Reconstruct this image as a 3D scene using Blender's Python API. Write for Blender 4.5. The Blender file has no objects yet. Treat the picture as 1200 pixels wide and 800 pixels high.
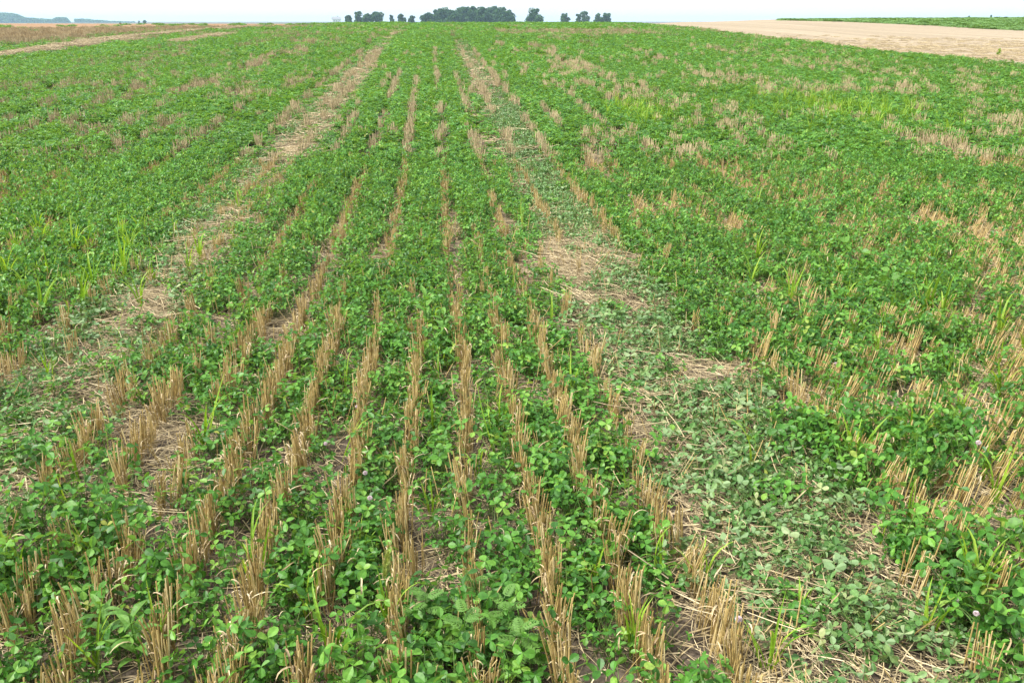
import bpy, math, random
import numpy as np
from mathutils import Matrix, Vector, Euler

# ------------------------------------------------------------------ camera, sky, sun, exposure
sc = bpy.context.scene
CAM_H = 1.45
TILT = math.atan(375 / 1000.0)
cam_d = bpy.data.cameras.new('camera'); cam = bpy.data.objects.new('camera', cam_d)
sc.collection.objects.link(cam); sc.camera = cam
cam.location = (0, 0, CAM_H); cam.rotation_euler = (math.pi / 2 - TILT, 0, 0)
cam_d.sensor_width = 36; cam_d.lens = 30.0; cam_d.clip_start = 0.05; cam_d.clip_end = 20000

SUN_EL, SUN_AZ = math.radians(55), math.radians(-105)      # azimuth measured from +Y (view direction) towards +X
world = bpy.data.worlds.new('World'); sc.world = world; world.use_nodes = True
wn = world.node_tree.nodes; wl = world.node_tree.links
bg = wn['Background']
sky = wn.new('ShaderNodeTexSky'); sky.sky_type = 'NISHITA'; sky.sun_disc = False
sky.sun_elevation = SUN_EL; sky.sun_rotation = SUN_AZ
sky.altitude = 100; sky.air_density = 1.0; sky.dust_density = 4.0; sky.ozone_density = 1.0
hs = wn.new('ShaderNodeHueSaturation'); hs.inputs['Saturation'].default_value = 0.35
mixw = wn.new('ShaderNodeMixRGB'); mixw.inputs[0].default_value = 0.45; mixw.inputs[2].default_value = (9.5, 9.9, 10.3, 1)
wl.new(sky.outputs[0], hs.inputs['Color']); wl.new(hs.outputs[0], mixw.inputs[1]); wl.new(mixw.outputs[0], bg.inputs['Color'])
bg.inputs['Strength'].default_value = 0.07
sun_d = bpy.data.lights.new('sun', 'SUN'); sun_o = bpy.data.objects.new('sun', sun_d); sc.collection.objects.link(sun_o)
sun_d.energy = 2.0; sun_d.angle = math.radians(9); sun_d.color = (1.0, 0.96, 0.9)
sdir = Vector((math.sin(SUN_AZ) * math.cos(SUN_EL), math.cos(SUN_AZ) * math.cos(SUN_EL), math.sin(SUN_EL)))
sun_o.rotation_euler = sdir.to_track_quat('Z', 'Y').to_euler()
vs = sc.view_settings; vs.view_transform = 'Standard'; vs.look = 'None'; vs.gamma = 1; vs.use_curve_mapping = False
vs.exposure = 1.76
sc.cycles.max_bounces = 6; sc.cycles.diffuse_bounces = 3; sc.cycles.transmission_bounces = 3; sc.cycles.volume_bounces = 1
sc.cycles.transparent_max_bounces = 4; sc.cycles.use_denoising = True

col = sc.collection
rng = np.random.default_rng(11)
random.seed(5)
SK = 0.0885                     # the drill rows run along (-SK, 1)
R0, RS = 0.07, 0.19             # first row and row spacing (m)

# ------------------------------------------------------------------ noise and terrain
def _hash(i, j, seed):
    n = (i.astype(np.int64) * 374761393 + j.astype(np.int64) * 668265263 + seed * 144665) & 0xFFFFFFFF
    n = ((n ^ (n >> 13)) * 1274126177) & 0xFFFFFFFF
    return ((n ^ (n >> 16)) & 0xFFFFFF) / float(0xFFFFFF)

def vnoise(x, y, seed=0):
    x = np.asarray(x, float); y = np.asarray(y, float)
    i = np.floor(x); j = np.floor(y); fx = x - i; fy = y - j
    fx = fx * fx * (3 - 2 * fx); fy = fy * fy * (3 - 2 * fy)
    i = i.astype(np.int64); j = j.astype(np.int64)
    a = _hash(i, j, seed); b = _hash(i + 1, j, seed); c = _hash(i, j + 1, seed); d = _hash(i + 1, j + 1, seed)
    return (a * (1 - fx) + b * fx) * (1 - fy) + (c * (1 - fx) + d * fx) * fy

def fbm(x, y, seed=0, o=3):
    v = 0; a = 0.5; t = 0
    for k in range(o):
        v = v + a * vnoise(x * 2 ** k, y * 2 ** k, seed + k * 17); t += a; a *= 0.5
    return v / t

def sstep(a, b, x):
    t = np.clip((x - a) / (b - a), 0, 1); return t * t * (3 - 2 * t)

# terrain heights (m): distance along the view against bearing; the field rises to a low crest about 70 m off
TD = np.array([8.5, 13, 21, 36, 70, 100, 150, 300, 700, 1500, 5000])
TA = np.array([-.62, -.3, -.1, .12, .2, .3, .42, .62])
TZ = np.array([
 [0, .19, .38, .69, .90, .97, .98, .71, -.39, -2.5, -1.18],
 [0, .20, .40, .75, 1.08, 1.10, 1.00, .55, -.70, -2.5, -1.18],
 [0, .21, .42, .81, 1.17, 1.05, .79, -.13, -1.62, -2.5, -1.18],
 [0, .21, .42, .81, 1.17, 1.10, .79, -.13, -1.62, -2.5, -1.18],
 [0, .21, .42, .78, 1.08, 1.23, 1.29, .66, -1.01, -1.18, -1.18],
 [0, .20, .42, .72, 1.02, 1.45, 1.66, 1.45, .22, .13, -1.18],
 [0, .19, .42, .62, .90, 1.45, 1.84, 1.98, 1.45, .79, -1.18],
 [0, .16, .42, .56, .83, 1.45, 2.00, 2.63, 2.06, 1.06, -1.18]])
TL = np.log(TD)

def ground_z(x, y):
    x = np.asarray(x, float); y = np.asarray(y, float)
    yy = np.maximum(y, 1e-3)
    a = np.clip(x / yy, -.62, .62); l = np.clip(np.log(np.maximum(yy, 8.5)), TL[0], TL[-1])
    i = np.clip(np.searchsorted(TA, a) - 1, 0, len(TA) - 2); t = np.clip((a - TA[i]) / (TA[i + 1] - TA[i]), 0, 1); t = t * t * (3 - 2 * t)
    j = np.clip(np.searchsorted(TL, l) - 1, 0, len(TL) - 2); v = (l - TL[j]) / (TL[j + 1] - TL[j])
    r0 = TZ[i, j] * (1 - v) + TZ[i, j + 1] * v
    r1 = TZ[i + 1, j] * (1 - v) + TZ[i + 1, j + 1] * v
    return r0 * (1 - t) + r1 * t

# ------------------------------------------------------------------ helpers
def tag(o, label=None, cat=None, group=None, kind=None):
    if label: o['label'] = label
    if cat: o['category'] = cat
    if group: o['group'] = group
    if kind: o['kind'] = kind
    return o

def mesh_np(name, V, F, mat=None, tint=None, smooth=False):
    me = bpy.data.meshes.new(name)
    me.from_pydata([tuple(v) for v in V], [], [tuple(f) for f in F])
    if tint is not None:
        at = me.attributes.new('tint', 'FLOAT', 'FACE'); at.data.foreach_set('value', np.asarray(tint, np.float32))
    if mat: me.materials.append(mat)
    if smooth: me.polygons.foreach_set('use_smooth', [True] * len(me.polygons))
    me.update()
    return me

def link(name, me, parent=None, collection=None):
    o = bpy.data.objects.new(name, me); (collection or col).objects.link(o)
    if parent: o.parent = parent
    return o

def empty(name, loc, rz=0, s=1):
    o = bpy.data.objects.new(name, None); col.objects.link(o)
    o.location = loc; o.rotation_euler = (0, 0, rz); o.scale = (s, s, s); o.empty_display_size = 0.05
    return o

class Geo:
    """collects pieces (verts, faces) with one tint per piece and an optional material slot"""
    def __init__(s): s.V = []; s.F = []; s.T = []; s.M = []; s.n = 0
    def add(s, V, F, tint=0.0, slot=0):
        V = np.asarray(V, float)
        s.V.append(V); s.F += [tuple(i + s.n for i in f) for f in F]; s.T += [tint] * len(F); s.M += [slot] * len(F); s.n += len(V)
    def mesh(s, name, mats, smooth=False):
        V = np.concatenate(s.V)
        me = mesh_np(name, V, s.F, None, s.T, smooth)
        for m in (mats if isinstance(mats, (list, tuple)) else [mats]): me.materials.append(m)
        if isinstance(mats, (list, tuple)): me.polygons.foreach_set('material_index', s.M)
        return me

def xf(V, rx=0, ry=0, rz=0, s=1, t=(0, 0, 0)):
    m = np.array(Euler((rx, ry, rz)).to_matrix())
    return (np.asarray(V, float) * s) @ m.T + np.array(t)

def tube(path, radii, sides=4, cap=False):
    V = []; F = []
    path = [np.array(p, float) for p in path]
    for k, p in enumerate(path):
        d = path[min(k + 1, len(path) - 1)] - path[max(k - 1, 0)]; d /= (np.linalg.norm(d) + 1e-9)
        a = np.cross(d, (0.31, 0.95, 0.05)) if abs(d[2]) > .5 else np.cross(d, (0, 0, 1)); a /= (np.linalg.norm(a) + 1e-9); b = np.cross(d, a)
        for q in range(sides):
            w = 2 * math.pi * q / sides
            V.append(p + radii[k] * (math.cos(w) * a + math.sin(w) * b))
    for k in range(len(path) - 1):
        for q in range(sides):
            F.append((k * sides + q, k * sides + (q + 1) % sides, (k + 1) * sides + (q + 1) % sides, (k + 1) * sides + q))
    if cap: F.append(tuple((len(path) - 1) * sides + q for q in range(sides)))
    return V, F

def ribbon(path, widths, fold=0.25, up=(0, 0, 1)):
    """grass-like blade: three vertices across, folded at the midrib"""
    V = []; F = []
    path = [np.array(p, float) for p in path]; n = len(path)
    for k, p in enumerate(path):
        d = path[min(k + 1, n - 1)] - path[max(k - 1, 0)]; d /= (np.linalg.norm(d) + 1e-9)
        sd = np.cross(d, up); L = np.linalg.norm(sd); sd = sd / L if L > .05 else np.array((1., 0, 0))
        nn = np.cross(sd, d)
        V += [p - sd * widths[k] + nn * widths[k] * fold, p, p + sd * widths[k] + nn * widths[k] * fold]
    for k in range(n - 1):
        a = 3 * k; F += [(a, a + 1, a + 4, a + 3), (a + 1, a + 2, a + 5, a + 4)]
    return V, F

# ------------------------------------------------------------------ materials
def new_mat(name):
    m = bpy.data.materials.new(name); m.use_nodes = True
    nt = m.node_tree
    for n in list(nt.nodes): nt.nodes.remove(n)
    out = nt.nodes.new('ShaderNodeOutputMaterial')
    return m, nt, nt.nodes, nt.links, out

def ramp(N, stops):
    r = N.new('ShaderNodeValToRGB'); e = r.color_ramp.elements
    while len(e) < len(stops): e.new(0.5)
    for k, (p, c) in enumerate(stops): e[k].position = p; e[k].color = (*c, 1)
    return r

def rand_value(N, L):
    """one value for each piece: its own tint plus the object's / instance's random number"""
    at = N.new('ShaderNodeAttribute'); at.attribute_name = 'tint'
    oi = N.new('ShaderNodeObjectInfo')
    a = N.new('ShaderNodeMath'); a.operation = 'ADD'; L.new(at.outputs['Fac'], a.inputs[0]); L.new(oi.outputs['Random'], a.inputs[1])
    f = N.new('ShaderNodeMath'); f.operation = 'FRACT'; L.new(a.outputs[0], f.inputs[0])
    return f.outputs[0], oi

def leaf_mat(name, stops, back=None, rough=.5, spec=.4, trans=.3, trans_gain=(1.5, 1.35, .6), big=True):
    m, nt, N, L, out = new_mat(name)
    v, oi = rand_value(N, L)
    r = ramp(N, stops); L.new(v, r.inputs[0]); c = r.outputs[0]
    geo = N.new('ShaderNodeNewGeometry')
    # stands of slightly different green over the field
    tn = N.new('ShaderNodeTexNoise'); tn.inputs['Scale'].default_value = .45; tn.inputs['Detail'].default_value = 4; tn.inputs['Roughness'].default_value = .65
    L.new(geo.outputs['Position'], tn.inputs['Vector'])
    mr = N.new('ShaderNodeMapRange'); mr.inputs[1].default_value = .3; mr.inputs[2].default_value = .7; mr.inputs[3].default_value = .82; mr.inputs[4].default_value = 1.18
    L.new(tn.outputs['Fac'], mr.inputs[0])
    hv = N.new('ShaderNodeHueSaturation'); L.new(mr.outputs[0], hv.inputs['Value']); L.new(c, hv.inputs['Color']); c = hv.outputs[0]
    sp = N.new('ShaderNodeTexNoise'); sp.inputs['Scale'].default_value = 120; sp.inputs['Detail'].default_value = 2; L.new(geo.outputs['Position'], sp.inputs['Vector'])
    sr = N.new('ShaderNodeMapRange'); sr.inputs[1].default_value = .3; sr.inputs[2].default_value = .7; sr.inputs[3].default_value = .78; sr.inputs[4].default_value = 1.22; L.new(sp.outputs['Fac'], sr.inputs[0])
    h2 = N.new('ShaderNodeHueSaturation'); L.new(sr.outputs[0], h2.inputs['Value']); L.new(c, h2.inputs['Color']); c = h2.outputs[0]
    if back:
        mx = N.new('ShaderNodeMixRGB'); mx.inputs[2].default_value = (*back, 1)
        bf = N.new('ShaderNodeMath'); bf.operation = 'MULTIPLY'; bf.inputs[1].default_value = .6; L.new(geo.outputs['Backfacing'], bf.inputs[0])
        L.new(bf.outputs[0], mx.inputs[0]); L.new(c, mx.inputs[1]); c = mx.outputs[0]
    p = N.new('ShaderNodeBsdfPrincipled'); L.new(c, p.inputs['Base Color']); p.inputs['Roughness'].default_value = rough
    p.inputs['Specular IOR Level'].default_value = spec
    t = N.new('ShaderNodeBsdfTranslucent'); g = N.new('ShaderNodeMixRGB'); g.blend_type = 'MULTIPLY'; g.inputs[0].default_value = 1
    g.inputs[2].default_value = (*trans_gain, 1); L.new(c, g.inputs[1]); L.new(g.outputs[0], t.inputs['Color'])
    ms = N.new('ShaderNodeMixShader'); ms.inputs[0].default_value = trans
    L.new(p.outputs[0], ms.inputs[1]); L.new(t.outputs[0], ms.inputs[2]); L.new(ms.outputs[0], out.inputs['Surface'])
    return m

M = {}
M['clover'] = leaf_mat('clover_leaf', [(0, (.030, .104, .014)), (.35, (.056, .178, .021)), (.7, (.094, .252, .031)), (.92, (.142, .315, .042)), (.985, (.20, .35, .055)), (1, (.30, .32, .065))], back=(.15, .27, .07), rough=.45, spec=.33, trans=.36)
M['wilted'] = leaf_mat('wilted_clover', [(0, (.05, .13, .025)), (.5, (.085, .19, .045)), (.85, (.15, .245, .08)), (1, (.27, .30, .13))], back=(.21, .30, .15), rough=.5, spec=.35, trans=.2)
M['petiole'] = leaf_mat('clover_petiole', [(0, (.07, .14, .03)), (1, (.13, .2, .05))], trans=.1)
M['grass'] = leaf_mat('grass_blade', [(0, (.13, .25, .02)), (.5, (.20, .35, .03)), (1, (.30, .43, .05))], rough=.45, spec=.35, trans=.4, trans_gain=(1.3, 1.25, .5))
M['weed'] = leaf_mat('weed_leaf', [(0, (.075, .19, .025)), (1, (.13, .28, .04))], back=(.12, .24, .05), trans=.35)
M['tree'] = leaf_mat('tree_leaf', [(0, (.024, .075, .018)), (.6, (.04, .11, .026)), (1, (.065, .15, .036))], trans=.2, rough=.6, spec=.2)
M['crop'] = leaf_mat('crop_leaf', [(0, (.08, .18, .04)), (1, (.15, .27, .06))], trans=.25)
M['flower'] = leaf_mat('clover_blossom', [(0, (.55, .42, .46)), (.5, (.66, .54, .57)), (1, (.75, .68, .66))], trans=.3, trans_gain=(1, .95, .95), rough=.7, spec=.2)
M['foxtail'] = leaf_mat('foxtail_head', [(0, (.30, .38, .10)), (1, (.38, .44, .14))], trans=.3, rough=.7)

def straw_mat(name, stops, rough=.5):
    m, nt, N, L, out = new_mat(name)
    v, oi = rand_value(N, L)
    r = ramp(N, stops); L.new(v, r.inputs[0])
    tc = N.new('ShaderNodeTexCoord'); nz = N.new('ShaderNodeTexNoise'); nz.inputs['Scale'].default_value = 45; L.new(tc.outputs['Object'], nz.inputs['Vector'])
    mr = N.new('ShaderNodeMapRange'); mr.inputs[1].default_value = .3; mr.inputs[2].default_value = .7; mr.inputs[3].default_value = .7; mr.inputs[4].default_value = 1.2
    L.new(nz.outputs['Fac'], mr.inputs[0])
    hv = N.new('ShaderNodeHueSaturation'); L.new(mr.outputs[0], hv.inputs['Value']); L.new(r.outputs[0], hv.inputs['Color'])
    p = N.new('ShaderNodeBsdfPrincipled'); L.new(hv.outputs[0], p.inputs['Base Color']); p.inputs['Roughness'].default_value = rough
    p.inputs['Specular IOR Level'].default_value = .35
    L.new(p.outputs[0], out.inputs['Surface'])
    return m
M['straw'] = straw_mat('straw', [(0, (.19, .122, .042)), (.25, (.36, .255, .088)), (.7, (.49, .36, .142)), (1, (.63, .51, .27))])
M['dryleaf'] = straw_mat('dry_leaf', [(0, (.24, .17, .09)), (.5, (.38, .29, .16)), (1, (.52, .43, .27))], .6)
M['litter'] = straw_mat('straw_litter', [(0, (.16, .12, .068)), (.4, (.33, .255, .14)), (.8, (.48, .385, .215)), (1, (.60, .50, .31))], .6)
M['bleached'] = straw_mat('bleached_straw', [(0, (.20, .148, .075)), (.4, (.33, .258, .135)), (1, (.48, .395, .225))], .7)
M['bark'] = straw_mat('bark', [(0, (.10, .08, .06)), (1, (.16, .13, .10))], .9)
M['wallpaint'] = straw_mat('pale_wall_paint', [(0, (.62, .62, .60)), (1, (.66, .65, .62))], .8)
M['shingle'] = straw_mat('grey_roof', [(0, (.20, .20, .21)), (1, (.24, .24, .25))], .8)
M['glass'] = straw_mat('dark_window', [(0, (.05, .06, .07)), (1, (.06, .07, .08))], .2)

def ground_mat(name, c0, c1, c2, scale=1.0, swath=False):
    m, nt, N, L, out = new_mat(name)
    g = N.new('ShaderNodeNewGeometry')
    n1 = N.new('ShaderNodeTexNoise'); n1.inputs['Scale'].default_value = 7 * scale; n1.inputs['Detail'].default_value = 8; n1.inputs['Roughness'].default_value = .7
    n2 = N.new('ShaderNodeTexNoise'); n2.inputs['Scale'].default_value = .35 * scale; n2.inputs['Detail'].default_value = 4
    n3 = N.new('ShaderNodeTexNoise'); n3.inputs['Scale'].default_value = 60 * scale; n3.inputs['Detail'].default_value = 3
    for n in (n1, n2, n3): L.new(g.outputs['Position'], n.inputs['Vector'])
    if swath:
        mp = N.new('ShaderNodeMapping'); mp.inputs['Rotation'].default_value = (0, 0, -SK); mp.inputs['Scale'].default_value = (1.6, .05, 1); L.new(g.outputs['Position'], mp.inputs['Vector']); L.new(mp.outputs[0], n2.inputs['Vector'])
        n2.inputs['Scale'].default_value = .5
    r = ramp(N, [(.3, c0), (.55, c1), (.75, c2)])
    a = N.new('ShaderNodeMath'); a.operation = 'MULTIPLY_ADD'; a.inputs[1].default_value = .55; L.new(n1.outputs['Fac'], a.inputs[0])
    b = N.new('ShaderNodeMath'); b.operation = 'MULTIPLY_ADD'; b.inputs[1].default_value = .45; b.inputs[2].default_value = 0; L.new(n2.outputs['Fac'], b.inputs[0]); L.new(b.outputs[0], a.inputs[2])
    L.new(a.outputs[0], r.inputs[0])
    mr = N.new('ShaderNodeMapRange'); mr.inputs[1].default_value = .3; mr.inputs[2].default_value = .7; mr.inputs[3].default_value = .75; mr.inputs[4].default_value = 1.2; L.new(n3.outputs['Fac'], mr.inputs[0])
    hv = N.new('ShaderNodeHueSaturation'); L.new(mr.outputs[0], hv.inputs['Value']); L.new(r.outputs[0], hv.inputs['Color'])
    p = N.new('ShaderNodeBsdfPrincipled'); p.inputs['Roughness'].default_value = .95; p.inputs['Specular IOR Level'].default_value = .1
    L.new(hv.outputs[0], p.inputs['Base Color'])
    bp = N.new('ShaderNodeBump'); bp.inputs['Strength'].default_value = .7; bp.inputs['Distance'].default_value = .02; L.new(n1.outputs['Fac'], bp.inputs['Height']); L.new(bp.outputs[0], p.inputs['Normal'])
    L.new(p.outputs[0], out.inputs['Surface'])
    return m
M['soil'] = ground_mat('soil_with_chaff', (.07, .055, .042), (.125, .10, .075), (.24, .19, .13))
M['harvested'] = ground_mat('harvested_stubble', (.20, .160, .106), (.30, .243, .168), (.41, .342, .248), .5, True)
M['brownfield'] = ground_mat('brown_field', (.19, .115, .062), (.25, .155, .085), (.31, .205, .12), .1)
M['pasture'] = ground_mat('green_field', (.06, .12, .035), (.09, .16, .045), (.13, .19, .06), .1)

# ------------------------------------------------------------------ the ground
def graded(n, half, k):
    t = np.linspace(-1, 1, n); return half * np.sinh(k * t) / math.sinh(k)

def sheet(name, xs, ys, mat, inside=None, lift=0.0, zf=ground_z, bumps=False):
    X, Y = np.meshgrid(xs, ys); Z = zf(X, Y) + lift
    if bumps: Z = Z + (fbm(X / .12, Y / .12, 5) - .5) * .03 * (Y < 15)
    nx, ny = len(xs), len(ys)
    V = np.stack([X, Y, Z], -1).reshape(-1, 3)
    idx = np.arange(nx * ny).reshape(ny, nx)
    F = np.stack([idx[:-1, :-1], idx[:-1, 1:], idx[1:, 1:], idx[1:, :-1]], -1).reshape(-1, 4)
    if inside is not None:
        cx = V[F].mean(1); F = F[inside(cx[:, 0], cx[:, 1])]
    me = bpy.data.meshes.new(name)
    me.vertices.add(len(V)); me.vertices.foreach_set('co', V.astype(np.float32).ravel())
    me.loops.add(F.size); me.loops.foreach_set('vertex_index', F.astype(np.int32).ravel())
    me.polygons.add(len(F)); me.polygons.foreach_set('loop_start', np.arange(0, F.size, 4, dtype=np.int32))
    me.update(calc_edges=True); me.validate()
    me.polygons.foreach_set('use_smooth', [True] * len(me.polygons))
    me.materials.append(mat)
    return link(name, me)

EDGE_U = 13.35                                   # where the clover ends and the harvested field begins
gx = graded(340, 5200, 8.2); gy = np.concatenate([-np.geomspace(5200, .6, 40), np.linspace(0, 9, 150), np.geomspace(9.1, 5200, 220)])
tag(sheet('ground', gx, gy, M['soil'], bumps=True), kind='structure')

def edge_u(y): return EDGE_U + (fbm(y / 6.0, y * 0 + 3.3, 31) - .5) * .7 + np.clip(y - 36, 0, 200) * .09
tag(sheet('harvested_field', np.linspace(9, 140, 240), np.geomspace(8, 170, 170), M['harvested'],
          inside=lambda x, y: (x + SK * y > edge_u(y)) & (x / np.maximum(y, 1) < 1.1), lift=.05), kind='structure')
tag(sheet('far_stubble_field', np.linspace(20, 420, 90), np.geomspace(172, 600, 60), M['harvested'], lift=.05), kind='structure')
tag(sheet('brown_field', np.linspace(-300, -6, 200), np.geomspace(33, 330, 120), M['brownfield'],
          inside=lambda x, y: (x + SK * y < -16 + 7 * sstep(38, 60, y) + 3 * sstep(80, 95, y) + 6 * (fbm(y / 9, x / 30, 77) - .5)), lift=.05), kind='structure')
tag(sheet('green_far_field', np.linspace(-1600, -250, 60), np.geomspace(335, 1500, 60), M['pasture'], lift=.2), kind='structure')

# ------------------------------------------------------------------ how the field is grown: clover, stubble, litter by place
OPEN_ROWS = [(-.70, .062, 2.6, 24.), (-.32, .045, 4.4, 20.), (.10, .05, 2.6, 30.), (.50, .045, 4.4, 20.), (-1.08, .045, 3.4, 16.), (-2.75, .05, 4.5, 18.), (-3.4, .05, 6., 20.), (-5.0, .06, 7., 22.), (-5.7, .06, 8., 22.), (1.62, .05, 4.6, 16.), (2.2, .05, 6., 18.), (2.75, .05, 6., 18.)]
PATCHES = [  # x, y, radius x, radius y, strength: thin clover, stubble showing
 (3.35, 5.85, .55, .75, 1), (3.75, 5.3, .4, .6, .9), (3.6, 7.4, .55, .45, .9), (5.0, 8.8, .55, .6, .9), (2.95, 7.4, .55, .45, .85), (4.9, 9.8, .45, .6, .8),
 (2.45, 8.8, .35, .5, .6), (1.25, 6.7, .35, .5, .85), (2.1, 5.3, .35, .3, .5), (-8.8, 15.5, 1.7, .8, .95), (-7.4, 17.6, 1.2, .7, .6), (-5.1, 10.9, .35, .8, .9), (-4.8, 9.1, .3, .6, .8),
 (-3.2, 4.2, .4, .5, .6), (-2.5, 3.2, .45, .35, .8), (-2.0, 2.6, .3, .3, .6), (2.0, 14.2, .55, 2.6, .75), (1.3, 19.5, .5, 2.6, .7), (2.9, 11.5, .5, 1.2, .55), (4.0, 15.5, .9, .7, .5),
 (6.2, 15.2, 1.6, .8, .6), (8.6, 14.8, 1.3, .8, .6), (6.5, 11.6, .6, .6, .7), (5.6, 10.4, .6, .5, .6), (7.2, 12.2, .5, .5, .6), (0.98, 5.6, .2, .6, .5), (0.55, 5.4, .2, .7, .8), (0.30, 5.15, .12, .3, .5),
 (-.16, 5.6, .14, .7, .7), (-1.15, 4.0, .15, .4, .8), (4.2, 7.0, .35, .4, .6), (1.5, 4.5, .22, .25, .7), (1.85, 3.6, .3, .2, .6), (-.2, 2.05, .06, .35, .9), (-.05, 2.9, .06, .5, .6), (-.62, 2.15, .06, .4, .7), (-1.05, 2.2, .1, .3, .6)]

def grow(x, y):
    u = x + SK * y
    k = np.round((u - R0) / RS); du = np.abs(u - (R0 + RS * k))
    n_s = fbm(u / .35, np.log(np.maximum(y, .5)) * 9, 1); n_m = fbm(u / 1.2, np.log(np.maximum(y, .5)) * 4, 2); n_l = fbm(x / 5, y / 9, 3)
    nrow = vnoise(k * 7.3, y / .55, 9)
    c = np.full_like(u, .97)
    mid = (u > -1.02) & (u < .75)
    near = 1 - sstep(3.3, 5.4, y)
    gap = np.where(mid, .97, .55) * near + .12 * (1 - near)
    c = c * (1 - gap * (1 - sstep(.036, .064, du)))
    wd0 = .022 * sstep(3.5, 5, y) + .02 * sstep(7, 14, y); opn = np.zeros_like(u)
    for uu, w, y0, y1 in OPEN_ROWS:
        s = (1 - sstep(w * .9 + wd0, w * 1.4 + wd0 * 1.3, np.abs(u - uu))) * sstep(y0 - .4, y0 + .4, y) * (1 - sstep(y1 * .7, y1, y)) * sstep(.22, .45, vnoise(u * 0 + uu * 9, np.log(np.maximum(y, .5)) * 7, 12) + .12 * ((uu > -.8) & (uu < .2)))
        c = c * (1 - .96 * s); opn = np.maximum(opn, s)
    lit = np.zeros_like(u); tr = np.zeros_like(u)
    wob = (fbm(y / .8, u * 0, 21) - .5) * .16; wd = .02 * sstep(6, 20, y)
    far_w = sstep(4, 7, y)
    # wheel track to the right: flattened clover with straw, bare at its left edge
    tR = sstep(.66, .74, u + wob * .5) * (1 - sstep(1.18 - .06 * far_w, 1.32 - .08 * far_w, u + wob))
    tRf = tR * (1 - sstep(26, 40, y) * .4)
    c = c * (1 - .97 * tRf)
    eR = np.maximum(1 - np.abs(u + wob * .4 - .755) / (.10 + wd), 0) + .8 * np.maximum(1 - np.abs(u + wob - 1.19) / (.09 + wd), 0) * sstep(4.5, 6, y)
    c = c * (1 - np.clip(eR * 1.6, 0, .95))
    tr = np.maximum(tr, tRf * np.clip(1.25 - eR * 1.1, 0, 1) * sstep(.36, .56, n_s + .12))
    lit = np.maximum(lit, tRf * (.75 + .6 * eR) * (1 - .4 * far_w) + .3 * eR)
    # wheel track to the left, two strips
    tL = sstep(-1.76 - wd, -1.66 - wd, u + wob) * (1 - sstep(-1.40 + wd, -1.32 + wd, u + wob))
    tL2 = np.maximum(1 - np.abs(u + wob + 2.06) / (.12 + wd), 0) * sstep(5.5, 7.5, y)
    tLw = sstep(-1.84, -1.75, u + wob * .6) * (1 - sstep(-1.34, -1.24, u + wob * .6)) * (1 - .3 * sstep(.5, .65, n_s))
    c = c * (1 - .93 * tLw) * (1 - .85 * np.clip(tL2 * 1.6, 0, 1))
    lit = np.maximum(lit, 1.1 * tL * (.7 + .3 * sstep(.3, .52, n_s)) * (.55 + .45 * sstep(3.3, 4.5, y)) + .7 * tL2); tr = np.maximum(tr, .85 * np.clip(tLw - .75 * tL, 0, 1) + .4 * tL * sstep(.5, .65, n_s))
    tM = sstep(-2.0, -1.9, u) * (1 - sstep(-1.75, -1.65, u)); tr = np.maximum(tr, tM * .8 * sstep(.4, .6, n_s)); c = c * (1 - .6 * tM)
    trk2 = np.zeros_like(u)
    for uu, w, a in ((-4.15, .34, .97), (-6.6, .28, .6), (3.2, .34, .6), (5.7, .3, .5), (8.2, .3, .4)):
        s = np.maximum(1 - np.abs(u + wob * 2 - uu) / w, 0) * sstep(.38, .6, vnoise(u * 0 + uu, y / 2.2, 41)) * sstep(5, 8, y)
        c = c * (1 - a * np.clip(s * 1.9, 0, 1)); lit = np.maximum(lit, .5 * a * s); trk2 = np.maximum(trk2, a * np.clip(s * 1.6, 0, 1))
    # thin patches
    pat = np.zeros_like(u)
    for px, py, rx, ry, a in PATCHES:
        q = ((x - px) / rx) ** 2 + ((y - py) / ry) ** 2
        pat = np.maximum(pat, a * (1 - sstep(.35, 1.5, q + (n_s - .5) * 1.5)))
    right = sstep(1.25, 1.6, u); left = 1 - sstep(-2.3, -1.9, u)
    pat = np.maximum(pat, right * (.82 - .2 * sstep(7, 11, y)) * sstep(.495, .66, n_m * .5 + n_s * .5 + .05 + .05 * (y < 4.5) - .05 * sstep(8, 12, y)))
    pat = np.maximum(pat, ((u < -.8) & (u > -1.3) & (y < 4.5)) * .8 * sstep(.46, .62, n_s))
    pat = np.maximum(pat, left * .75 * sstep(.50, .66, n_m * .5 + n_s * .5))
    c = c * (1 - .85 * pat)
    band = sstep(36, 38.5, y + n_s * 2) * (1 - sstep(43, 46, y)) * sstep(2.4, 3.4, u) * (1 - sstep(9, 11, u)); c = c * (1 - .75 * band * sstep(.3, .5, n_m)); pat = np.maximum(pat, .7 * band)
    l3 = np.maximum(1 - np.abs(u + 11.6 + (n_m - .5) * 1.2) / .45, 0) * sstep(18, 24, y); c = c * (1 - np.clip(l3 * 2.2, 0, .96)); lit = np.maximum(lit, 1.5 * l3)
    l5 = np.maximum(1 - np.abs(u + 8.6 + (n_m - .5) * 1.0) / .5, 0) * sstep(28, 32, y) * sstep(.4, .6, n_m); c = c * (1 - np.clip(l5 * 1.8, 0, .9)); lit = np.maximum(lit, 1.3 * l5)
    bu = -13.5 + 6 * sstep(38, 60, y); farL = sstep(bu + 3, bu - 3, u + 8 * (n_m - .5)) * sstep(26, 33, y + 6 * (n_m - .5)); farL = np.clip(farL * (.9 + .6 * n_m), 0, 1); c = c * (1 - .99 * farL); pat = np.maximum(pat, .8 * farL)
    crest = sstep(33, 36, y) * (1 - sstep(40, 50, y)) * (1 - sstep(-1.0, 2.0, u)) * sstep(.45, .62, n_m); c = c * (1 - .5 * crest)
    inside = (u < edge_u(y) - .1)
    c = c * inside
    # standing stubble
    hid = sstep(3.1, 5.2, y)
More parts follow.
